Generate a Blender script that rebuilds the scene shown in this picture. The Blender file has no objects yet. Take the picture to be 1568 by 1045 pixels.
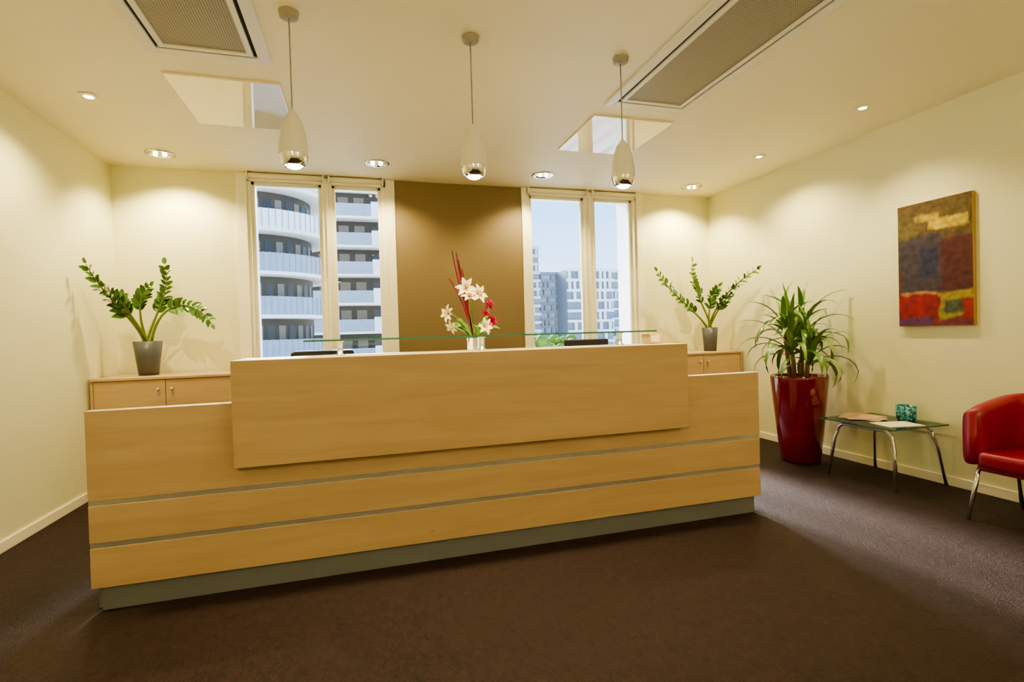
import bpy, bmesh, random
from math import *
from mathutils import Vector, Matrix
random.seed(7)
sc=bpy.context.scene
sc.view_settings.view_transform='AgX'
try: sc.view_settings.look='AgX - Medium High Contrast'
except Exception: pass
sc.view_settings.exposure=.62
H=2.876;XL=-2.133;XR=4.246;D=5.55;YB=-2.2

# ---------------------------------------------------------------- materials
def newmat(name):
    m=bpy.data.materials.new(name);m.use_nodes=True
    return m,m.node_tree.nodes,m.node_tree.links,m.node_tree.nodes['Principled BSDF']
def mat(name,col,rough=.5,metal=0,var=.06,scale=8,bump=0,bscale=60,coat=0,emit=None,es=0,trans=0,ior=1.45,stretch=(1,1,1)):
    m,n,l,p=newmat(name)
    p.inputs['Roughness'].default_value=rough;p.inputs['Metallic'].default_value=metal
    p.inputs['IOR'].default_value=ior
    p.inputs['Coat Weight'].default_value=coat
    p.inputs['Transmission Weight'].default_value=trans
    tc=n.new('ShaderNodeTexCoord');mp=n.new('ShaderNodeMapping');mp.inputs['Scale'].default_value=stretch
    l.new(tc.outputs['Object'],mp.inputs['Vector'])
    nz=n.new('ShaderNodeTexNoise');nz.inputs['Scale'].default_value=scale;nz.inputs['Detail'].default_value=4
    l.new(mp.outputs[0],nz.inputs['Vector'])
    mx=n.new('ShaderNodeMix');mx.data_type='RGBA'
    c=list(col)
    mx.inputs[6].default_value=[max(0,x*(1-var)) for x in c]+[1]
    mx.inputs[7].default_value=[min(1,x*(1+var)) for x in c]+[1]
    l.new(nz.outputs['Fac'],mx.inputs[0]);l.new(mx.outputs[2],p.inputs['Base Color'])
    if bump:
        n2=n.new('ShaderNodeTexNoise');n2.inputs['Scale'].default_value=bscale;n2.inputs['Detail'].default_value=3
        l.new(mp.outputs[0],n2.inputs['Vector'])
        b=n.new('ShaderNodeBump');b.inputs['Strength'].default_value=bump;b.inputs['Distance'].default_value=.01
        l.new(n2.outputs['Fac'],b.inputs['Height']);l.new(b.outputs[0],p.inputs['Normal'])
    if emit:
        p.inputs['Emission Color'].default_value=list(emit)+[1];p.inputs['Emission Strength'].default_value=es
    return m
def woodmat(name,c1,c2,rough=.38):
    m,n,l,p=newmat(name)
    tc=n.new('ShaderNodeTexCoord');mp=n.new('ShaderNodeMapping');mp.inputs['Scale'].default_value=(.9,9,9)
    l.new(tc.outputs['Object'],mp.inputs['Vector'])
    a=n.new('ShaderNodeTexNoise');a.inputs['Scale'].default_value=1.6;a.inputs['Detail'].default_value=5;a.inputs['Distortion'].default_value=.8
    l.new(mp.outputs[0],a.inputs['Vector'])
    mp2=n.new('ShaderNodeMapping');mp2.inputs['Scale'].default_value=(4,90,90);l.new(tc.outputs['Object'],mp2.inputs['Vector'])
    b=n.new('ShaderNodeTexNoise');b.inputs['Scale'].default_value=1.5;b.inputs['Detail'].default_value=3;l.new(mp2.outputs[0],b.inputs['Vector'])
    ad=n.new('ShaderNodeMath');ad.operation='MULTIPLY_ADD';l.new(b.outputs['Fac'],ad.inputs[0]);ad.inputs[1].default_value=.35
    l.new(a.outputs['Fac'],ad.inputs[2])
    r=n.new('ShaderNodeMapRange');r.inputs[1].default_value=.42;r.inputs[2].default_value=.92;l.new(ad.outputs[0],r.inputs[0])
    mx=n.new('ShaderNodeMix');mx.data_type='RGBA';mx.inputs[6].default_value=(*c1,1);mx.inputs[7].default_value=(*c2,1)
    l.new(r.outputs[0],mx.inputs[0])
    # sparse small knots
    v=n.new('ShaderNodeTexVoronoi');v.inputs['Scale'].default_value=2.2
    mp3=n.new('ShaderNodeMapping');mp3.inputs['Scale'].default_value=(1,1,1.7);l.new(tc.outputs['Object'],mp3.inputs['Vector']);l.new(mp3.outputs[0],v.inputs['Vector'])
    k=n.new('ShaderNodeMapRange');k.inputs[1].default_value=.01;k.inputs[2].default_value=.05;k.inputs[3].default_value=.3;k.inputs[4].default_value=0
    l.new(v.outputs['Distance'],k.inputs[0])
    m2=n.new('ShaderNodeMix');m2.data_type='RGBA';m2.inputs[7].default_value=(c1[0]*.6,c1[1]*.5,c1[2]*.4,1)
    l.new(k.outputs[0],m2.inputs[0]);l.new(mx.outputs[2],m2.inputs[6]);l.new(m2.outputs[2],p.inputs['Base Color'])
    p.inputs['Roughness'].default_value=rough
    return m
WALL=mat('wall_paint',(.75,.73,.475),.6,var=.015,scale=2,bump=.04,bscale=180)
CEIL=mat('ceiling_paint',(.92,.85,.62),.55,var=.01,scale=2,bump=.02,bscale=150)
PANEL=mat('gloss_panel',(.90,.83,.59),.03,var=.005,coat=1,ior=1.6)
BROWN=mat('ochre_panel_paint',(.205,.150,.072),.55,var=.03,scale=3,bump=.03,bscale=120)
TRIM=mat('cream_trim_paint',(.86,.80,.60),.4,var=.01)
WHITE=mat('white_lacquer',(.78,.76,.68),.3,var=.01)
WFRAME=mat('window_frame_paint',(.86,.82,.62),.35,var=.01)
REVEAL=mat('outer_reveal_white',(.9,.9,.88),.6,var=.02)
WOOD=woodmat('maple_veneer',(.46,.325,.19),(.54,.395,.24))
WOOD2=woodmat('credenza_veneer',(.50,.34,.18),(.59,.42,.245))
STEEL=mat('brushed_steel',(.72,.73,.73),.3,.85,var=.08,scale=30,stretch=(.2,8,8))
PLINTH=mat('plinth_steel',(.25,.265,.28),.4,.45,var=.06,scale=10)
CHROME=mat('chrome',(.8,.8,.8),.08,1,var=.01)
BLACK=mat('black_plastic',(.015,.015,.017),.4,var=.1)
DARK=mat('dark_gap',(.02,.018,.015),.8,var=.1)
CORD=mat('grey_cord',(.35,.33,.28),.5,var=.02)
RED=mat('red_leather',(.27,.006,.030),.38,var=.08,scale=5,bump=.1,bscale=120,coat=.2)
REDG=mat('red_gloss_planter',(.17,.002,.018),.1,var=.05,coat=1)
POT=mat('grey_pot',(.09,.095,.10),.35,var=.06)
SOIL=mat('soil',(.06,.035,.02),.9,var=.4,scale=60,bump=.5)
ZZ=mat('zz_leaf',(.065,.15,.03),.2,var=.35,scale=9,coat=.5)
STEM=mat('zz_stem',(.16,.22,.05),.4,var=.2)
LEAF=mat('strap_leaf',(.12,.24,.045),.35,var=.35,scale=5,coat=.2)
LEAF2=mat('strap_leaf_light',(.24,.36,.09),.35,var=.3,scale=5,coat=.2)
BARK=mat('cane_bark',(.25,.16,.08),.8,var=.3,scale=30,bump=.4,bscale=60)
PETAL=mat('white_petal',(.80,.75,.60),.5,var=.05)
MAG=mat('magenta_petal',(.5,.02,.09),.5,var=.2)
TWIG=mat('red_twig',(.30,.02,.045),.5,var=.2)
YEL=mat('stamen',(.7,.3,.03),.5)
CERAM=mat('white_ceramic',(.85,.82,.72),.2,var=.01)
PAPER=mat('paper',(.82,.76,.62),.5,var=.2,scale=25)
PAPER2=mat('magazine_cover',(.55,.36,.24),.4,var=.7,scale=18)
BULB=mat('lamp_glow',(1,.9,.7),.5,emit=(1,.72,.35),es=16)
SPOTG=mat('downlight_glow',(1,.9,.7),.5,emit=(1,.78,.42),es=14)
def glassmat(name,col,rough=0):
    m,n,l,p=newmat(name);n.remove(p)
    o=n['Material Output'];t=n.new('ShaderNodeBsdfTransparent');t.inputs[0].default_value=(*col,1)
    g=n.new('ShaderNodeBsdfGlossy');g.inputs['Roughness'].default_value=rough
    f=n.new('ShaderNodeFresnel');f.inputs[0].default_value=1.45;x=n.new('ShaderNodeMixShader')
    l.new(f.outputs[0],x.inputs[0]);l.new(t.outputs[0],x.inputs[1]);l.new(g.outputs[0],x.inputs[2]);l.new(x.outputs[0],o.inputs[0]);return m
GLASS=glassmat('clear_glass',(.86,.95,.90))
WGLASS=glassmat('window_glass',(.97,.985,.98))
GEDGE=mat('green_glass_edge',(.08,.26,.19),.12,var=.1,trans=.4)
def carpet():
    m,n,l,p=newmat('carpet_brown')
    tc=n.new('ShaderNodeTexCoord')
    a=n.new('ShaderNodeTexNoise');a.inputs['Scale'].default_value=160;a.inputs['Detail'].default_value=3;l.new(tc.outputs['Object'],a.inputs['Vector'])
    mp=n.new('ShaderNodeMapping');mp.inputs['Scale'].default_value=(40,22,1);mp.inputs['Rotation'].default_value=(0,0,.3);l.new(tc.outputs['Object'],mp.inputs['Vector'])
    b=n.new('ShaderNodeTexNoise');b.inputs['Scale'].default_value=1;b.inputs['Detail'].default_value=2;b.inputs['Distortion'].default_value=1;l.new(mp.outputs[0],b.inputs['Vector'])
    ad=n.new('ShaderNodeMath');ad.operation='ADD';l.new(a.outputs['Fac'],ad.inputs[0]);l.new(b.outputs['Fac'],ad.inputs[1])
    r=n.new('ShaderNodeMapRange');r.inputs[1].default_value=.7;r.inputs[2].default_value=1.35;l.new(ad.outputs[0],r.inputs[0])
    mx=n.new('ShaderNodeMix');mx.data_type='RGBA';mx.inputs[6].default_value=(.0095,.0040,.0026,1);mx.inputs[7].default_value=(.036,.0160,.0105,1)
    l.new(r.outputs[0],mx.inputs[0]);l.new(mx.outputs[2],p.inputs['Base Color'])
    bp=n.new('ShaderNodeBump');bp.inputs['Strength'].default_value=.8;bp.inputs['Distance'].default_value=.008
    l.new(ad.outputs[0],bp.inputs['Height']);l.new(bp.outputs[0],p.inputs['Normal'])
    p.inputs['Roughness'].default_value=.62;p.inputs['Specular IOR Level'].default_value=.27
    return m
CARPET=carpet()
def grille():
    m,n,l,p=newmat('perforated_grille')
    tc=n.new('ShaderNodeTexCoord');mp=n.new('ShaderNodeMapping');mp.inputs['Scale'].default_value=(75,75,1);l.new(tc.outputs['Object'],mp.inputs['Vector'])
    v=n.new('ShaderNodeTexVoronoi');v.inputs['Randomness'].default_value=0;v.voronoi_dimensions='2D';v.inputs['Scale'].default_value=1;l.new(mp.outputs[0],v.inputs['Vector'])
    r=n.new('ShaderNodeMapRange');r.inputs[1].default_value=.28;r.inputs[2].default_value=.36;l.new(v.outputs['Distance'],r.inputs[0])
    mx=n.new('ShaderNodeMix');mx.data_type='RGBA';mx.inputs[6].default_value=(.10,.085,.06,1);mx.inputs[7].default_value=(.38,.35,.28,1)
    l.new(r.outputs[0],mx.inputs[0]);l.new(mx.outputs[2],p.inputs['Base Color']);p.inputs['Roughness'].default_value=.5
    return m
GRILLE=grille()
def mosaic():
    m,n,l,p=newmat('teal_mosaic')
    tc=n.new('ShaderNodeTexCoord');v=n.new('ShaderNodeTexVoronoi');v.inputs['Scale'].default_value=70;l.new(tc.outputs['Object'],v.inputs['Vector'])
    s=n.new('ShaderNodeSeparateColor');l.new(v.outputs['Color'],s.inputs[0])
    cr=n.new('ShaderNodeValToRGB');e=cr.color_ramp.elements;e[0].color=(.005,.05,.08,1);e[1].color=(.22,.5,.5,1);x=e.new(.5);x.color=(.015,.18,.21,1)
    l.new(s.outputs[0],cr.inputs[0]);l.new(cr.outputs[0],p.inputs['Base Color']);p.inputs['Roughness'].default_value=.15
    return m
MOSAIC=mosaic()
def painting():
    m,n,l,p=newmat('abstract_painting')
    tc=n.new('ShaderNodeTexCoord');nz=n.new('ShaderNodeTexNoise');nz.inputs['Scale'].default_value=9;nz.inputs['Detail'].default_value=5
    l.new(tc.outputs['Object'],nz.inputs['Vector'])
    sub=n.new('ShaderNodeVectorMath');sub.operation='MULTIPLY_ADD';sub.inputs[1].default_value=(.09,.09,.09)
    l.new(nz.outputs['Color'],sub.inputs[0]);l.new(tc.outputs['Object'],sub.inputs[2])
    sp=n.new('ShaderNodeSeparateXYZ');l.new(sub.outputs[0],sp.inputs[0])
    def mr(sock,a,b,c=0,d=1):
        r=n.new('ShaderNodeMapRange');r.inputs[1].default_value=a;r.inputs[2].default_value=b;r.inputs[3].default_value=c;r.inputs[4].default_value=d;l.new(sock,r.inputs[0]);return r.outputs[0]
    u=mr(sp.outputs['Y'],3.19,2.655);v=mr(sp.outputs['Z'],1.255,2.215)
    def mul(a,b):
        q=n.new('ShaderNodeMath');q.operation='MULTIPLY';l.new(a,q.inputs[0]);l.new(b,q.inputs[1]);return q.outputs[0]
    n2=n.new('ShaderNodeTexNoise');n2.inputs['Scale'].default_value=22;n2.inputs['Detail'].default_value=6;l.new(tc.outputs['Object'],n2.inputs['Vector'])
    cur=None
    rects=[(-1,2,-1,2,(.10,.03,.025)),
     (-1,2,.66,2,(.11,.075,.03)),(-1,.28,.58,.9,(.13,.10,.035)),(.0,.3,.45,.72,(.07,.055,.04)),
     (.42,.98,.76,.85,(.46,.35,.05)),(.25,.6,.84,.89,(.36,.26,.05)),
     (.06,.60,.28,.72,(.055,.042,.055)),(.30,.55,.40,.62,(.03,.03,.075)),(.60,1.5,.28,.68,(.085,.02,.022)),
     (-1,.56,-1,.27,(.26,.012,.018)),(-1,.5,-1,.07,(.10,.03,.09)),(.56,1.5,.05,.27,(.28,.22,.035)),(.64,.88,.09,.2,(.06,.09,.04)),
     (.86,2,-1,.2,(.26,.02,.02)),(.58,2,-1,.05,(.14,.02,.04)),(.04,.56,.255,.275,(.40,.24,.06))]
    for (a,b,c,d,col) in rects:
        w=.012
        if cur is None:
            rgb=n.new('ShaderNodeRGB');rgb.outputs[0].default_value=(*col,1);cur=rgb.outputs[0];continue
        k=mul(mul(mr(u,a-w,a+w),mr(u,b-w,b+w,1,0)),mul(mr(v,c-w,c+w),mr(v,d-w,d+w,1,0)))
        mx=n.new('ShaderNodeMix');mx.data_type='RGBA';l.new(k,mx.inputs[0]);l.new(cur,mx.inputs[6]);mx.inputs[7].default_value=(*col,1);cur=mx.outputs[2]
    mx=n.new('ShaderNodeMix');mx.data_type='RGBA';mx.blend_type='MULTIPLY';mx.inputs[0].default_value=1;l.new(cur,mx.inputs[6])
    g=mr(n2.outputs['Fac'],.3,.7,.6,1.4);cb=n.new('ShaderNodeCombineColor')
    for i in range(3): l.new(g,cb.inputs[i])
    l.new(cb.outputs[0],mx.inputs[7]);l.new(mx.outputs[2],p.inputs['Base Color']);p.inputs['Roughness'].default_value=.35
    return m
PAINT=painting()
GOLD=mat('gilt_edge',(.45,.32,.12),.4,.5)

# ---------------------------------------------------------------- mesh builder
class B:
    def __init__(s): s.v=[];s.f=[];s.mi=[];s.sm=[];s.mats=[]
    def add(s,vs,fs,m,smooth=False):
        if m not in s.mats: s.mats.append(m)
        k=s.mats.index(m);o=len(s.v)
        s.v+=[tuple(v) for v in vs]
        for i,f in enumerate(fs):
            s.f.append([o+j for j in f]);s.mi.append(k);s.sm.append(smooth if isinstance(smooth,bool) else smooth[i])
    def box(s,x0,x1,y0,y1,z0,z1,m):
        v=[(x,y,z) for x in(x0,x1) for y in(y0,y1) for z in(z0,z1)]
        s.add(v,[(0,1,3,2),(4,6,7,5),(0,4,5,1),(2,3,7,6),(0,2,6,4),(1,5,7,3)],m)
    def rbox(s,x0,x1,y0,y1,z0,z1,m,r=.005,seg=2,M=None):
        bm=bmesh.new();bmesh.ops.create_cube(bm,size=1)
        for v in bm.verts: v.co=Vector(((x0+x1)/2+v.co.x*(x1-x0),(y0+y1)/2+v.co.y*(y1-y0),(z0+z1)/2+v.co.z*(z1-z0)))
        bmesh.ops.bevel(bm,geom=bm.edges[:],offset=r,segments=seg,profile=.5,affect='EDGES')
        bm.verts.index_update()
        vs=[(M@v.co if M else v.co.copy()) for v in bm.verts];fs=[[v.index for v in f.verts] for f in bm.faces]
        big=r<.02
        sm=[(not big) or f.calc_area()<r*r*3 for f in bm.faces]
        s.add(vs,fs,m,sm);bm.free()
    def lathe(s,prof,cx,cy,m,seg=32,smooth=True,sq=None):
        vs=[];n=len(prof)
        for r,z in prof:
            for i in range(seg):
                a=2*pi*i/seg;vs.append((cx+r*cos(a),cy+r*sin(a),z))
        fs=[(k*seg+i,k*seg+(i+1)%seg,(k+1)*seg+(i+1)%seg,(k+1)*seg+i) for k in range(n-1) for i in range(seg)]
        s.add(vs,fs,m,smooth)
    def disc(s,cx,cy,z,r,m,seg=32):
        s.add([(cx+r*cos(2*pi*i/seg),cy+r*sin(2*pi*i/seg),z) for i in range(seg)],[list(range(seg))],m)
    def tube(s,pts,r,m,seg=10,caps=True,smooth=True):
        pts=[Vector(p) for p in pts];n=len(pts)
        rs=r if isinstance(r,(list,tuple)) else [r]*n
        vs=[];up=None
        for i,p in enumerate(pts):
            t=(pts[min(i+1,n-1)]-pts[max(i-1,0)]).normalized()
            if up is None:
                up=Vector((0,0,1)) if abs(t.z)<.9 else Vector((1,0,0))
            a=(up-t*up.dot(t)).normalized();up=a;b=t.cross(a)
            for k in range(seg):
                q=2*pi*k/seg;vs.append(p+(a*cos(q)+b*sin(q))*rs[i])
        fs=[(i*seg+k,i*seg+(k+1)%seg,(i+1)*seg+(k+1)%seg,(i+1)*seg+k) for i in range(n-1) for k in range(seg)]
        if caps: fs+=[list(range(seg))[::-1],[(n-1)*seg+k for k in range(seg)]]
        s.add(vs,fs,m,smooth)
    def sph(s,c,r,m,seg=12,sz=1):
        pr=[(r*sin(pi*i/8),c[2]+sz*r*-cos(pi*i/8)) for i in range(9)]
        s.lathe([(max(a,1e-4),z) for a,z in pr],c[0],c[1],m,seg)
    def leaf(s,pts,w,m,nrm=Vector((0,0,1)),fold=.25,prof=None):
        """strip leaf along pts; w max width"""
        pts=[Vector(p) for p in pts];n=len(pts);vs=[]
        for i,p in enumerate(pts):
            t=(pts[min(i+1,n-1)]-pts[max(i-1,0)]).normalized()
            sd=t.cross(nrm)
            if sd.length<1e-3: sd=t.cross(Vector((1,0,0)))
            sd.normalize();up=sd.cross(t)
            u=i/(n-1);ww=w*.5*(prof(u) if prof else max(.02,sin(pi*min(1,u*.96+.03))**.7))
            vs+=[p-sd*ww+up*ww*fold,p,p+sd*ww+up*ww*fold]
        fs=[]
        for i in range(n-1):
            a=3*i;fs+=[(a,a+1,a+4,a+3),(a+1,a+2,a+5,a+4)]
        s.add(vs,fs,m,True)
    def done(s,name,origin=None,parent=None):
        me=bpy.data.meshes.new(name)
        o=Vector(origin) if origin else Vector((0,0,0))
        me.from_pydata([Vector(v)-o for v in s.v],[],s.f)
        for m in s.mats: me.materials.append(m)
        for i,p in enumerate(me.polygons): p.material_index=s.mi[i];p.use_smooth=s.sm[i]
        me.update();ob=bpy.data.objects.new(name,me);sc.collection.objects.link(ob);ob.location=o
        if parent: ob.parent=parent
        return ob
def bez(p0,p1,p2,p3,n=12):
    p0,p1,p2,p3=map(Vector,(p0,p1,p2,p3));o=[]
    for i in range(n+1):
        t=i/n;o.append(p0*(1-t)**3+p1*3*t*(1-t)**2+p2*3*t*t*(1-t)+p3*t**3)
    return o
def light(name,kind,loc,energy,col,parent=None,rot=(0,0,0),size=None,blend=.6,rad=.04):
    L=bpy.data.lights.new(name,kind);L.energy=energy;L.color=col
    if kind=='SPOT': L.spot_size=size;L.spot_blend=blend;L.shadow_soft_size=rad
    if kind=='POINT': L.shadow_soft_size=rad
    o=bpy.data.objects.new(name,L);sc.collection.objects.link(o);o.rotation_euler=rot
    o.location=loc
    if parent: o.parent=parent;o.matrix_parent_inverse=Matrix.Translation(-Vector(parent.location))
    return o

# ---------------------------------------------------------------- room shell
b=B();b.box(XL-.15,XR+.15,YB-.15,D,-.12,0,CARPET);b.done('floor')
b=B();b.box(XL-.15,XR+.15,YB-.15,D,H,H+.15,CEIL);b.done('ceiling')
b=B();b.box(XL-.15,XL,YB-.15,D,0,H,WALL);b.done('wall_left')
b=B();b.box(XR,XR+.15,YB-.15,D,0,H,WALL);b.done('wall_right')
b=B();b.box(XL,XR,YB-.15,YB,0,H,WALL);b.done('wall_front')
O=[(-1.01,.30),(1.84,3.22)];ZS=.14
b=B();WT=.45
for x0,x1 in [(XL-.15,O[0][0]),(O[0][1],O[1][0]),(O[1][1],XR+.15)]:
    b.box(x0,x1,D,D+WT,-.12,H+.15,WALL)
for x0,x1 in O:
    b.box(x0,x1,D,D+WT,-.12,ZS,WALL);b.box(x0,x1,D,D+WT,H-.02,H+.15,WALL)
b.done('wall_back')
b=B();b.box(.39,1.78,D-.012,D-.0005,.07,H-.001,BROWN);b.done('trim_ochre_wall_panel')
for nm,x0,x1,y0,y1 in [('left',XL,XL+.014,YB,D-.015),('right',XR-.014,XR,YB,D-.015)]:
    b=B();b.rbox(x0,x1,y0,y1,0,.07,TRIM,.003);b.done('baseboard_'+nm)
b=B();b.box(XL,XR,D-.014,D,0,.07,TRIM);b.done('baseboard_back')

# windows
def window(name,x0,x1,t0,t1,m0,m1):
    b=B();y=D
    # room side casing, full height
    b.rbox(t0,x0,y-.03,y,.07,H-.001,WFRAME,.004);b.rbox(x1,t1,y-.03,y,.07,H-.001,WFRAME,.004)
    # outer frame in the opening
    f=.05
    b.rbox(x0,x0+f*.7,y-.01,y+.08,ZS,H-.02,WFRAME,.004);b.rbox(x1-f,x1,y-.01,y+.08,ZS,H-.02,WFRAME,.004)
    b.rbox(x0,x1,y-.01,y+.08,ZS,ZS+.07,WFRAME,.004);b.rbox(x0,x1,y-.01,y+.08,H-.08,H-.02,WFRAME,.004)
    b.rbox(m0,m1,y-.03,y+.07,ZS,H-.02,WFRAME,.005);b.rbox((m0+m1)/2-.012,(m0+m1)/2+.012,y-.045,y-.03,ZS,H-.08,WFRAME,.004)
    for a,c in [(x0+f*.7,m0),(m1,x1-f)]:
        b.rbox(a,a+.03,y+.01,y+.06,ZS+.07,H-.08,WFRAME,.003);b.rbox(c-.03,c,y+.01,y+.06,ZS+.07,H-.08,WFRAME,.003)
        b.rbox(a,c,y+.01,y+.06,ZS+.07,ZS+.1,WFRAME,.003);b.rbox(a,c,y+.01,y+.06,H-.11,H-.08,WFRAME,.003)
        b.box(a+.02,c-.02,y+.03,y+.036,ZS+.09,H-.1,WGLASS)
        # roller blind cassette with rolled cloth
        b.tube([(a-.02,y-.045,H-.035),(c+.02,y-.045,H-.035)],.028,TRIM,16)
        b.rbox(a-.03,a-.015,y-.08,y-.012,H-.07,H-.003,WHITE,.003);b.rbox(c+.015,c+.03,y-.08,y-.012,H-.07,H-.003,WHITE,.003)
        b.rbox(a-.01,c+.01,y-.055,y-.045,H-.085,H-.065,TRIM,.003)
    # white outer reveal lining and sill
    b.box(x0,x0+.012,y+.08,y+WT,ZS,H-.02,REVEAL);b.box(x1-.012,x1,y+.08,y+WT,ZS,H-.02,REVEAL)
    b.box(x0,x1,y+.08,y+WT+.03,ZS,ZS+.02,REVEAL)
    return b.done(name)
window('window_1',-1.01,.30,-1.11,.39,-.33,-.23)
window('window_2',1.84,3.22,1.78,3.30,2.54,2.66)

# ceiling services
def vent(x0,x1,y0,y1):
    b=B();z=H
    def ring(a0,a1,c0,c1,w,zz0,zz1,m):
        b.rbox(a0,a0+w,c0,c1,zz0,zz1,m,.003);b.rbox(a1-w,a1,c0,c1,zz0,zz1,m,.003)
        b.rbox(a0+w,a1-w,c0,c0+w,zz0,zz1,m,.003);b.rbox(a0+w,a1-w,c1-w,c1,zz0,zz1,m,.003)
    ring(x0,x1,y0,y1,.065,z-.018,z,WHITE)
    b.box(x0+.06,x1-.06,y0+.06,y1-.06,z-.006,z-.001,DARK)
    ring(x0+.085,x1-.085,y0+.085,y1-.085,.03,z-.022,z-.004,WHITE)
    b.box(x0+.11,x1-.11,y0+.11,y1-.11,z-.014,z-.008,GRILLE)
    return b.done('ceiling_air_vent')
vent(-1.085,-.445,1.7,3.325);vent(1.73,2.39,1.2,3.37)
def hatch(x0,x1,y0,y1):
    b=B();b.box(x0-.006,x1+.006,y0-.006,y1+.006,H-.003,H-.0005,TRIM);b.rbox(x0,x1,y0,y1,H-.014,H-.002,PANEL,.003);return b.done('ceiling_access_panel')
hatch(-1.09,-.44,3.57,4.33);hatch(1.74,2.42,3.56,4.3)
WARM=(1,.82,.46)
def wallwash(x,y,e):
    b=B();b.lathe([(.115,H-.001),(.115,H-.008),(.10,H-.012),(.085,H-.006),(.07,H-.001)],x,y,CHROME)
    b.disc(x,y,H-.002,.085,STEEL)
    for dx in(-.035,.035): b.sph((x+dx,y,H-.012),.018,SPOTG,12,.7)
    o=b.done('recessed_downlight',(x,y,H))
    light('lamp','SPOT',(x,y,H-.04),e,WARM,o,(radians(8),0,0),radians(132),.6,.04);return o
for x,y,e in [(-1.60,5.12,85),(.20,5.01,64),(1.87,5.05,64),(3.72,5.14,85)]: wallwash(x,y,e)
def gimbal(x,y,e,size=110):
    b=B();b.rbox(x-.045,x+.045,y-.045,y+.045,H-.008,H-.0005,WHITE,.003);b.lathe([(.036,H-.0085),(.034,H-.014),(.026,H-.010)],x,y,CHROME,24);b.disc(x,y,H-.0115,.027,SPOTG,24)
    o=b.done('ceiling_spotlight',(x,y,H));light('lamp','SPOT',(x,y,H-.04),e,WARM,o,(0,0,0),radians(size),.8,.02);return o
for x,y,e in [(-1.65,4.02,66),(-1.65,2.7,22),(3.72,4.09,72),(3.69,3.0,44),(3.7,1.7,16),(-1.65,1.2,18),(.3,.6,8),(2.0,.6,8),(.3,-1,14),(2,-1,14)]:
    gimbal(x,y,e,140 if y>4 else 120)
# added unseen globes behind the camera, fill light for desk front and ceiling
FILLGLOBE=mat('fill_globe_glow',(.95,.9,.8),.3,emit=(1,.82,.55),es=2)
for x in (-.6,2.6):
    gy=-1.0
    b=B();b.tube([(x,gy,H-.002),(x,gy,2.2)],.006,WHITE,8);b.lathe([(.001,H-.03),(.05,H-.03),(.055,H-.001)],x,gy,WHITE);b.sph((x,gy,2.02),.2,FILLGLOBE,24)
    o=b.done('added_fill_globe',(x,gy,2.02))
    for dz,e in ((-.28,3),(.28,42)): light('lamp','POINT',(x+.0,gy+.1,2.02+dz),e,(1,.83,.50),o,rad=.08)
def pendant(x,y):
    b=B()
    b.lathe([(.0005,H-.034),(.03,H-.034),(.045,H-.026),(.048,H-.0005)],x,y,CORD)
    b.tube([(x,y,H-.03),(x,y,2.37)],.0038,CORD,8)
    b.lathe([(.006,2.40),(.012,2.385),(.02,2.372),(.036,2.352),(.05,2.315),(.061,2.265),(.068,2.215),(.070,2.175),(.068,2.16)],x,y,WHITE)
    b.lathe([(.0685,2.162),(.066,2.145),(.06,2.125),(.05,2.110),(.046,2.109),(.044,2.12)],x,y,CHROME)
    b.lathe([(.044,2.118),(.034,2.106),(.018,2.099),(.0005,2.097)],x,y,BULB)
    o=b.done('pendant_lamp',(x,y,2.3))
    light('lamp','SPOT',(x,y,2.085),90,WARM,o,(0,0,0),radians(115),.8,.04)
for x,y in [(-.29,2.79),(.63,2.79),(1.55,2.80)]: pendant(x,y)

# ---------------------------------------------------------------- reception desk
b=B();yf=2.826;x0,x1=-1.228,2.527
b.rbox(x0,x1,yf,yf+.03,.1156,.302,WOOD,.002)
b.rbox(x0,x1,yf,yf+.03,.326,.499,WOOD,.002)
b.rbox(x0,x1,yf,yf+.03,.523,.94,WOOD,.002)
b.box(x0+.001,x1-.001,yf+.004,yf+.028,.300,.328,STEEL);b.box(x0+.001,x1-.001,yf+.004,yf+.028,.497,.525,STEEL)
b.box(x0+.03,x1-.03,yf+.03,yf+.05,0,.118,PLINTH)
for xs in (x0,x1-.03):
    b.rbox(xs,xs+.03,yf+.03,3.6,.1156,.75,WOOD,.002);b.rbox(xs,xs+.03,yf+.03,yf+.06,.75,.94,WOOD,.002);b.box(xs+.005,xs+.025,yf+.06,3.57,0,.118,PLINTH)
b.box(x0+.03,x1-.03,yf+.03,yf+.06,.118,.90,WOOD)
b.rbox(x0+.03,x1-.03,yf+.03,3.6,.72,.75,WOOD,.002)
# wing top rails
b.rbox(x0+.03,-.58,yf+.03,yf+.06,.915,.94,WOOD,.002);b.rbox(1.92,x1-.03,yf+.03,yf+.06,.915,.94,WOOD,.002)
# raised counter
px0,px1=-.603,1.938;yp=2.755
b.rbox(px0,px1,yp,yp+.03,.6305,1.15,WOOD,.002)
b.rbox(px0,px1,yp+.03,3.13,1.12,1.15,WOOD,.002)
b.rbox(px0,px0+.03,yp+.03,3.13,.6305,1.12,WOOD,.002);b.rbox(px1-.03,px1,yp+.03,3.13,.6305,1.12,WOOD,.002)
b.box(px0+.03,px1-.03,yp+.03,yf,.6305,.66,WOOD)
desk=b.done('reception_desk')
b=B();gx0,gx1=-.28,1.79
b.box(gx0,gx1,2.865,3.26,1.229,1.2385,GLASS)
for a in [(gx0,gx1,2.862,2.865),(gx0,gx1,3.26,3.263),(gx0-.003,gx0,2.862,3.263),(gx1,gx1+.003,2.862,3.263)]: b.box(*a,1.229,1.2385,GEDGE)
for x in (-.11,.70,1.62):
    b.lathe([(.026,1.1505),(.026,1.156),(.016,1.157),(.016,1.222),(.024,1.223),(.024,1.2288)],x,3.03,STEEL,24)
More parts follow.
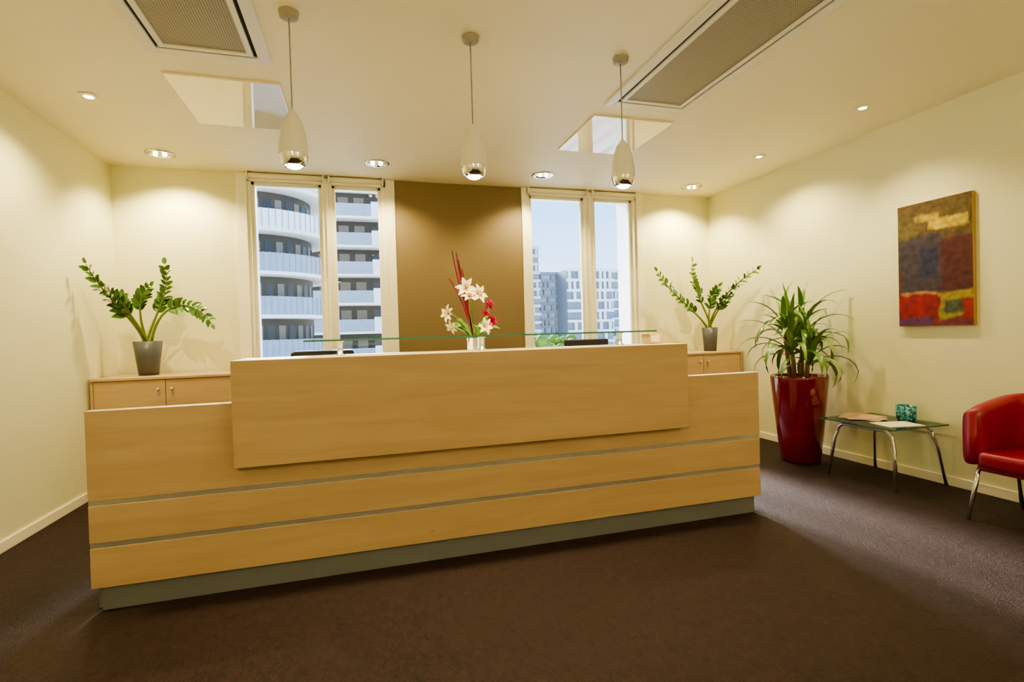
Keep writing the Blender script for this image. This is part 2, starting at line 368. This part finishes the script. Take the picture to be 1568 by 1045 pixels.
b.done('glass_counter_shelf',(.7,3.05,1.2))
b=B();b.rbox(1.80,1.90,2.96,3.06,1.1505,1.162,WOOD2,.003);b.rbox(1.80,1.808,2.96,3.06,1.162,1.215,WOOD2,.002);b.rbox(1.892,1.90,2.96,3.06,1.162,1.215,WOOD2,.002);b.rbox(1.808,1.892,3.052,3.06,1.162,1.215,WOOD2,.002)
b.rbox(1.812,1.888,2.98,3.04,1.162,1.20,PAPER,.002);b.done('business_card_holder',(1.85,3,1.15))
# monitor
b=B();b.rbox(1.40,1.74,3.42,3.45,.90,1.185,BLACK,.008,3);b.rbox(1.54,1.60,3.445,3.475,.78,1.0,BLACK,.004);b.rbox(1.47,1.67,3.38,3.56,.7505,.77,BLACK,.005);b.done('computer_monitor')
# office chair (backrest just clears the counter)
b=B();cx,cy=-.28,4.0
b.rbox(cx-.24,cx+.24,cy-.24,cy+.22,.44,.53,BLACK,.03,4)
b.rbox(cx-.23,cx+.23,cy+.20,cy+.26,.62,1.155,BLACK,.028,4)
b.tube([(cx,cy,.12),(cx,cy,.44)],.025,CHROME,14);b.tube([(cx,cy+.05,.43),(cx,cy+.24,.46),(cx,cy+.27,.6),(cx,cy+.25,.75)],.02,BLACK,10)
for k in range(5):
    a=2*pi*k/5+.3;ex,ey=cx+.28*cos(a),cy+.28*sin(a)
    b.tube([(cx,cy,.13),(ex,ey,.075)],[.022,.014],CHROME,10);b.sph((ex,ey,.032),.031,BLACK)
for sx in(-1,1):
    b.tube([(cx+sx*.22,cy,.47),(cx+sx*.28,cy,.5),(cx+sx*.28,cy,.66)],.014,BLACK,8);b.rbox(cx+sx*.28-.03,cx+sx*.28+.03,cy-.14,cy+.14,.66,.69,BLACK,.012,3)
b.done('office_chair')
# ---------------------------------------------------------------- credenzas
def credenza(xa,xb,n):
    b=B();y0=4.98;y1=D-.035;zt=.965
    b.rbox(xa,xb,y0-.01,y1,zt-.022,zt,WOOD2,.003)
    b.rbox(xa,xa+.02,y0,y1,.06,zt-.022,WOOD2,.002);b.rbox(xb-.02,xb,y0,y1,.06,zt-.022,WOOD2,.002)
    b.box(xa+.02,xb-.02,y0+.03,y1,.06,zt-.022,DARK);b.box(xa+.02,xb-.02,y0+.04,y1-.02,0,.06,PLINTH)
    w=(xb-xa-.04)/n
    for i in range(n):
        a=xa+.02+i*w;b.rbox(a+.002,a+w-.002,y0+.005,y0+.028,.065,zt-.026,WOOD2,.002)
        kx=a+w-.05 if i%2==0 else a+.05
        b.tube([(kx,y0+.006,.86),(kx,y0-.012,.86)],.006,STEEL,10);b.tube([(kx,y0-.012,.86),(kx,y0-.022,.86)],[.014,.011],STEEL,14)
    return b.done('wooden_credenza')
credenza(XL+.016,-1.05,2);credenza(3.2,XR-.016,2)

# ---------------------------------------------------------------- plants
def zz(name,cx,cy,zb,rt,rb,h,stems):
    b=B()
    b.lathe([(.001,zb+.001),(rb,zb+.001),(rb+(rt-rb)*.5,zb+h*.5),(rt,zb+h),(rt-.008,zb+h),(rt-.012,zb+h-.03)],cx,cy,POT)
    b.disc(cx,cy,zb+h-.025,rt-.01,SOIL)
    for (tip,c1,c2,start) in stems:
        base=Vector((cx+random.uniform(-.03,.03),cy+random.uniform(-.03,.03),zb+h-.03))
        P=bez(base,c1,c2,tip,17);n=len(P)
        b.tube(P,[.013*(1-.72*i/(n-1)) for i in range(n)],STEM,8)
        for i in range(int(start*n),n):
            t=(P[min(i+1,n-1)]-P[i-1]).normalized()
            side=t.cross(Vector((0,-1,.3)));side.normalize()
            sz=.092*(1-.35*((i/n-start)/(1-start)))*random.uniform(.85,1.15)
            for sg in ((-1,1) if i<n-1 else (0,)):
                d=(t*random.uniform(.6,1.0)+side*sg*random.uniform(.6,1)+Vector((0,random.uniform(-.6,.3),random.uniform(-.15,.3)))).normalized()
                q=P[i]+d*.008
                b.leaf([q,q+d*sz*.2,q+d*sz*.45,q+d*sz*.7+Vector((0,0,-.002)),q+d*sz+Vector((0,0,-.008))],sz*.58,ZZ,nrm=Vector((random.uniform(-.5,.5),-1,random.uniform(.2,1.2))).normalized(),fold=.25,prof=lambda u:max(.05,sin(pi*(u*.85+.12))**.75))
    return b.done(name,(cx,cy,zb))
zz('potted_zz_plant',-1.80,5.28,.965,.112,.075,.30,[
 ((-2.04,4.82,1.88),(-1.84,5.2,1.45),(-2.00,5.0,1.62),.42),
 ((-1.95,5.2,1.66),(-1.84,5.25,1.42),(-1.98,5.2,1.55),.5),
 ((-1.64,5.26,1.94),(-1.76,5.28,1.5),(-1.60,5.28,1.65),.4),
 ((-1.26,5.15,1.40),(-1.72,5.25,1.62),(-1.42,5.2,1.68),.42),
 ((-1.96,4.95,1.70),(-1.84,5.2,1.4),(-1.9,5.1,1.6),.5),
 ((-1.74,5.2,1.74),(-1.84,5.24,1.45),(-1.86,5.2,1.62),.5)])
zz('potted_zz_plant',4.0,5.24,.965,.09,.07,.28,[
 ((3.28,5.2,1.90),(3.9,5.24,1.4),(3.45,5.2,1.62),.38),
 ((3.78,5.24,2.02),(3.95,5.24,1.5),(3.74,5.24,1.7),.4),
 ((4.14,4.62,1.86),(4.02,5.2,1.5),(4.08,4.95,1.72),.4),
 ((4.06,5.15,1.72),(3.95,5.2,1.45),(3.98,5.2,1.6),.4),
 ((4.10,5.0,1.62),(4.05,5.2,1.4),(4.08,5.1,1.55),.45)])
# tall floor planter
b=B();cx,cy=3.85,3.80
b.lathe([(.001,.002),(.15,.002),(.165,.012),(.19,.25),(.215,.5),(.236,.72),(.24,.765),(.238,.785),(.225,.787),(.215,.77),(.21,.74)],cx,cy,REDG,48)
b.disc(cx,cy,.745,.213,SOIL,48)
for (ox,oy,ht,nl,L0) in [(-.05,.0,1.02,22,.56),(.07,.04,1.14,22,.56),(.0,-.08,.94,20,.50),(-.02,.08,1.22,14,.44)]:
    top=Vector((cx+ox*1.6,cy+oy*1.6,ht))
    b.tube([(cx+ox,cy+oy,.74),(cx+ox*1.2,cy+oy*1.2,.9),top],[.022,.019,.017],BARK,10)
    for i in range(nl):
        az=i*2.399+random.uniform(-.3,.3);f=i/nl
        el=radians(-5+78*f+random.uniform(-8,8));L=L0*random.uniform(.8,1.15)
        hd=Vector((cos(az),sin(az),0))
        p=top+Vector((0,0,-.06+.08*f));pts=[p];e=el+.35;drop=(1.6-f*1.05)*random.uniform(.8,1.2)
        for k in range(9):
            p=p+(hd*cos(e)+Vector((0,0,sin(e))))*L/9;
            if p.x>XR-.03: p.x=XR-.03
            pts.append(p.copy());e-=drop*(.09+.035*k)
        b.leaf(pts,.052,random.choice([LEAF,LEAF,LEAF2]),fold=.35,prof=lambda u:max(.03,min(1,.45+u*2.2)*(1-u**3.2)))
b.leaf(bez((cx-.08,cy,1.2),(cx-.1,cy,1.3),(cx-.12,cy-.02,1.45),(cx-.20,cy-.03,1.64),8),.05,LEAF,nrm=Vector((0,-1,0)),prof=lambda u:max(.03,min(1,.5+u*2)*(1-u**3)))
b.done('potted_dracaena',(cx,cy,0))
# flower vase
b=B();vx,vy=.73,3.38
b.lathe([(.001,.7515),(.04,.7515),(.043,.76),(.047,1.0),(.05,1.222),(.045,1.222),(.042,1.18)],vx,vy,CERAM,32)
def lily(c,d,r):
    c=Vector(c);d=Vector(d).normalized();a=d.orthogonal().normalized();e=d.cross(a)
    for k in range(6):
        q=2*pi*k/6+(.2 if k%2 else 0);o=a*cos(q)+e*sin(q)
        b.leaf([c,c+d*r*.5+o*r*.18,c+d*r*.75+o*r*.55,c+d*r*.7+o*r*.95],r*.5,PETAL,nrm=d,fold=.2,prof=lambda u:max(.08,sin(pi*(u*.85+.1))))
        b.tube([c+d*r*.3,c+d*r*.85+o*r*.16],.0015,YEL,5);b.sph(tuple(c+d*r*.87+o*r*.17),.005,YEL,6)
base=Vector((vx,vy,1.19))
LI=[((.68,3.36,1.54),(-.2,-1,.25),.075),((.735,3.33,1.50),(.4,-1,.2),.07),((.58,3.35,1.38),(-.8,-.5,.1),.065),((.69,3.32,1.47),(-.1,-1,.9),.06),((.60,3.36,1.31),(-.8,-.6,-.4),.055),((.77,3.3,1.30),(.3,-1,-.1),.06),((.79,3.34,1.27),(.9,-.6,-.2),.045)]
for c,d,r in LI:
    b.tube(bez(base,base+Vector((0,0,.12)),Vector(c)-Vector(d).normalized()*.08-Vector((0,0,.04)),c,8),.0035,STEM,6);lily(c,d,r)
for c,r in [((.83,3.34,1.44),.036),((.845,3.33,1.33),.04),((.80,3.32,1.38),.03)]:
    b.tube(bez(base,base+Vector((0,0,.1)),Vector(c)-Vector((0,0,.1)),c,6),.003,STEM,6)
    for k in range(40):
        d=Vector((random.gauss(0,1),random.gauss(0,1),random.gauss(0,1)+.3)).normalized();c2=Vector(c)
        b.leaf([c2,c2+d*r*.6,c2+d*r],r*.5,MAG,nrm=Vector((random.random(),random.random(),random.random())))
for tx,tz in [(.60,1.80),(.625,1.79),(.66,1.68),(.57,1.62),(.64,1.74)]:
    P=bez(base,(vx-.03,vy,1.4),(tx+.02,vy,1.6),(tx,vy,tz),10);b.tube(P,[.006]*8+[.005,.004,.003],TWIG,6)
for k in range(16):
    a=random.uniform(0,6.28);L=random.uniform(.12,.26);d=Vector((cos(a),sin(a)*.5,random.uniform(.1,1.2))).normalized()
    b.leaf([base,base+d*L*.4+Vector((0,0,.03)),base+d*L*.8+Vector((0,0,.03)),base+d*L],.035,LEAF,nrm=Vector((0,-.6,.8)))
b.done('lily_flower_arrangement',(vx,vy,.75))

# ---------------------------------------------------------------- painting
b=B();b.rbox(XR-.032,XR-.002,2.61,3.145,1.21,2.17,GOLD,.002)
b.add([(XR-.0325,3.143,1.212),(XR-.0325,2.612,1.212),(XR-.0325,2.612,2.168),(XR-.0325,3.143,2.168)],[(0,3,2,1)],PAINT);b.done('abstract_canvas_painting')
# ---------------------------------------------------------------- side table
b=B();tz=.455;tx0,tx1,ty0,ty1=3.67,4.225,2.80,3.42
b.box(tx0,tx1,ty0,ty1,tz,tz+.009,GLASS)
for a in [(tx0,tx1,ty0-.003,ty0),(tx0,tx1,ty1,ty1+.003),(tx0-.003,tx0,ty0-.003,ty1+.003),(tx1,tx1+.003,ty0-.003,ty1+.003)]: b.box(*a,tz,tz+.009,GEDGE)
for x,xo in ((3.74,3.69),(4.15,4.20)):
    ya,yb=2.80,3.36;r=.07;P=[(xo,ya,.008)];yi0,yi1=ya+.05,yb-.05;zt=tz-.022
    P+=[(x+(xo-x)*.25,ya+.03,.3)]
    for k in range(7):
        q=k/6*pi/2;P.append((x,yi0+r*(1-cos(q)),zt-r*(1-sin(q))))
    for k in range(7):
        q=k/6*pi/2;P.append((x,yi1-r*(1-sin(q)),zt-r*(1-cos(q))))
    P+=[(x+(xo-x)*.25,yb-.03,.3),(xo,yb,.008)]
    b.tube(P,.0125,CHROME,12)
    for y in(yi0+.1,yi1-.1): b.lathe([(.02,tz-.012),(.02,tz-.0005)],x,y,CHROME,16)
for y in (2.92,3.24): b.tube([(3.74,y,tz-.022),(4.15,y,tz-.022)],.009,CHROME,10)
b.done('glass_side_table')
def mag(x,y,z,w,h,rot,m,name='magazine'):
    b=B();M=Matrix.Translation((x,y,z))@Matrix.Rotation(rot,4,'Z')
    b.rbox(-w/2,w/2,-h/2,h/2,.0,.004,PAPER,.001,1,M);b.rbox(-w/2,w/2,-h/2,h/2,.0042,.0055,m,.0005,1,M);return b.done(name)
zt=tz+.0095
mag(3.95,3.26,zt,.21,.29,.35,PAPER2);mag(3.93,3.24,zt+.006,.2,.27,1.0,PAPER2);mag(3.90,2.94,zt,.20,.28,1.35,PAPER);mag(3.97,3.28,zt+.0125,.2,.27,.1,PAPER2)
b=B();b.lathe([(.001,zt+.001),(.055,zt+.001),(.066,zt+.02),(.068,zt+.12),(.063,zt+.12),(.06,zt+.02),(.001,zt+.015)],4.13,3.04,MOSAIC,32);b.done('teal_mosaic_candle_holder',(4.13,3.04,zt))

# ---------------------------------------------------------------- red armchair
b=B();xf,xb=3.66,4.14;ya,yb=1.74,2.30;rr=.16
path=[(xf,yb),(xf+.1,yb),(xf+.2,yb),(xb-rr,yb)]
for k in range(1,7): q=k/6*pi/2;path.append((xb-rr+rr*sin(q),yb-rr+rr*cos(q)))
path+= [(xb,(ya+yb)/2)]
for k in range(0,7): q=k/6*pi/2;path.append((xb-rr+rr*cos(q),ya+rr-rr*sin(q)))
path+=[(xf+.2,ya),(xf+.1,ya),(xf,ya)]
vs=[];n=len(path);seg=20
for i,(x,y) in enumerate(path):
    p0=Vector(path[max(i-1,0)]);p1=Vector(path[min(i+1,n-1)]);t=(p1-p0).normalized();nr=Vector((t.y,-t.x))
    u=(x-xf)/(xb-xf);zt2=.675+.10*u**.8;zb2=.33;sc_=.85 if i in(0,n-1) else 1
    zc=(zt2+zb2)/2;hz=(zt2-zb2)/2*(.96 if i in(0,n-1) else 1);th=.05*sc_
    for k in range(seg):
        q=2*pi*k/seg;cx_=abs(cos(q))**.5*(1 if cos(q)>0 else -1);sz_=abs(sin(q))**.45*(1 if sin(q)>0 else -1)
        vs.append((x+nr.x*(th*cx_),y+nr.y*(th*cx_),zc+hz*sz_))
fs=[(i*seg+k,i*seg+(k+1)%seg,(i+1)*seg+(k+1)%seg,(i+1)*seg+k) for i in range(n-1) for k in range(seg)]+[list(range(seg))[::-1],[(n-1)*seg+k for k in range(seg)]]
b.add(vs,fs,RED,True)
b.rbox(xf-.03,xb-.04,ya+.045,yb-.045,.33,.43,RED,.035,5)
b.rbox(xf+.02,xb-.06,ya+.02,yb-.02,.30,.345,RED,.015,3)
for y,yo in((ya+.04,ya+.02),(yb-.03,yb-.02)):
    b.tube([(xf-.06,yo,.006),(xf+.03,y,.315),(xf+.06,y,.32),(xb-.1,y,.32),(xb-.04,yo,.006)],.0125,CHROME,12)
b.done('red_leather_armchair')

# ---------------------------------------------------------------- exterior
CONC=mat('white_balcony',(.86,.84,.79),.7,var=.04,scale=1)
BLUEB=mat('balcony_mesh',(.30,.36,.41),.6,var=.15,scale=2)
FAC=mat('dark_facade',(.05,.045,.038),.5,var=.3,scale=.6)
WIN=mat('facade_glass',(.035,.04,.05),.15,var=.4,scale=.8)
GREY=mat('grey_facade',(.22,.19,.16),.7,var=.1)
LEAFX=mat('tree_foliage',(.18,.28,.04),.8,var=.5,scale=3)
GRD=mat('pale_paving',(.62,.60,.54),.9,var=.1,scale=.3)
G0=-9
b=B();b.box(-200,250,8,400,G0-.5,G0,GRD);b.done('street_ground')
b=B();cx,cy=-6.2,36.5
b.lathe([(3.3,G0),(3.3,20)],cx,cy,FAC,64)
for k in range(-4,7):
    z=5.2+2.5*k
    for j in range(-3,14):
        a=radians(-150+j*11)
        b.add([(cx+3.32*cos(a),cy+3.32*sin(a),z+.2),(cx+3.32*cos(a+.12),cy+3.32*sin(a+.12),z+.2),(cx+3.32*cos(a+.12),cy+3.32*sin(a+.12),z+1.9),(cx+3.32*cos(a),cy+3.32*sin(a),z+1.9)],[(0,1,2,3)],WIN if j%2 else GREY)
    m=CONC if k>=1 else BLUEB
    b.lathe([(3.3,z-.2),(4.6,z-.2),(4.6,z)],cx,cy,CONC,64,False);b.lathe([(4.6,z),(4.62,z+1.05),(4.55,z+1.05),(4.55,z),(3.3,z)],cx,cy,m,64,False)
    for j in range(80):
        a=2*pi*j/80;b.tube([(cx+4.64*cos(a),cy+4.64*sin(a),z),(cx+4.64*cos(a),cy+4.64*sin(a),z+1.08)],.02,BLUEB,4,False,False)
b.done('round_apartment_tower')
b=B();y=50
b.box(-6,2.6,y,y+12,G0,17.2,FAC)
for k in range(-4,6):
    z=3.07-1.3+2.6*k
    b.box(-6,2.9,y-1.6,y,z-.2,z,CONC);b.box(-6,1.3,y-1.62,y-1.56,z,z+1.1,BLUEB);b.box(1.3,2.9,y-1.64,y-1.5,z-.1,z+1.3,CONC);b.box(2.8,2.9,y-1.6,y,z,z+1.1,CONC)
    for x in (-5,-3.4,-1.6,-.2,1.3): b.box(x,x+.9,y-.05,y+.1,z+.1,z+2,WIN if int(x*10)%2 else GREY)
b.done('apartment_block')
def block(x0,x1,y,z1,m,nx,nz,fm,name):
    b=B();b.box(x0,x1,y,y+8,G0,z1,m);hz=(z1-G0)/nz;wx=(x1-x0)/nx
    for i in range(nz+1): b.box(x0-.05,x1+.05,y-.4,y,G0+i*hz-.22,G0+i*hz+.12,fm)
    random.seed(nx*nz)
    for i in range(nz):
        for j in range(nx):
            if random.random()<.45: a=x0+j*wx+random.uniform(0,.3*wx);b.box(a,a+wx*.45,y-.35,y-.02,G0+i*hz,G0+(i+1)*hz,fm)
    return b.done(name)
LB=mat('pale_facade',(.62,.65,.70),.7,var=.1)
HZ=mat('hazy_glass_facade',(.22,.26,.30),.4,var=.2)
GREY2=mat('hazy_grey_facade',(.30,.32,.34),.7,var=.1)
block(20.3,22.0,62,12.0,GREY2,3,20,LB,'distant_tower')
block(22.2,25.2,64,9.0,LB,6,18,GREY2,'distant_apartment_block')
block(25.0,31.2,60,9.0,HZ,9,14,CONC,'distant_apartment_block')
block(31.6,36,66,9.6,GREY2,6,14,LB,'distant_apartment_block')
b=B();random.seed(3)
for i in range(420):
    yy=random.uniform(36,40);q=random.uniform(.30,.60);x=yy*q;top=.75 if q<.45 else -.1
    z=random.uniform(-1.4,top)-.3*abs(sin(x*1.7))
    b.sph((x,yy,z),random.uniform(.22,.5),LEAFX,8,random.uniform(.7,1))
for i in range(9): b.tube([(12+i*1.5,38,G0),(12+i*1.5,38,-1)],.2,BARK,8)
b.done('street_trees')

# ---------------------------------------------------------------- sky, sun, portals
w=bpy.data.worlds.new('sky');sc.world=w;w.use_nodes=True;n=w.node_tree.nodes;l=w.node_tree.links
bg=n['Background'];tc=n.new('ShaderNodeTexCoord');sp=n.new('ShaderNodeSeparateXYZ');l.new(tc.outputs['Generated'],sp.inputs[0])
cr=n.new('ShaderNodeValToRGB');l.new(sp.outputs['Z'],cr.inputs[0]);e=cr.color_ramp.elements
e[0].position=0;e[0].color=(.66,.80,.95,1);e[1].position=.7;e[1].color=(.18,.36,.80,1);x=e.new(.22);x.color=(.29,.53,.92,1)
l.new(cr.outputs[0],bg.inputs[0]);bg.inputs[1].default_value=2.4
def sun(name,en,ang,d,col):
    S=bpy.data.lights.new(name,'SUN');S.energy=en;S.angle=radians(ang);S.color=col;so=bpy.data.objects.new(name,S);sc.collection.objects.link(so)
    so.rotation_euler=Vector(d).normalized().to_track_quat('-Z','Y').to_euler();so.location=(0,20,20)
sun('sun',13,8,(.05,-1,-.46),(1,.95,.97))
sun('sun_haze',15,32,(.05,-1,-.5),(.88,.91,1))
for x0,x1 in O:
    P=bpy.data.lights.new('window_portal','AREA');P.shape='RECTANGLE';P.size=x1-x0;P.size_y=H-ZS;P.cycles.is_portal=True
    po=bpy.data.objects.new('window_portal',P);sc.collection.objects.link(po);po.location=((x0+x1)/2,D+.5,(H+ZS)/2);po.rotation_euler=(radians(-90),0,0)

# ---------------------------------------------------------------- camera
R=Vector((0.95897323,-0.28204922,-0.02861074));U=Vector((0.03174663,0.00655371,0.99947446));F=Vector((0.28171349,0.95937755,-0.01523894))
c=bpy.data.cameras.new('camera');c.sensor_width=36;c.lens=18.149;c.clip_start=.05;c.clip_end=1000
co=bpy.data.objects.new('camera',c);sc.collection.objects.link(co)
co.matrix_world=Matrix(((R.x,U.x,-F.x,0),(R.y,U.y,-F.y,0),(R.z,U.z,-F.z,1.245),(0,0,0,1)))
sc.camera=co
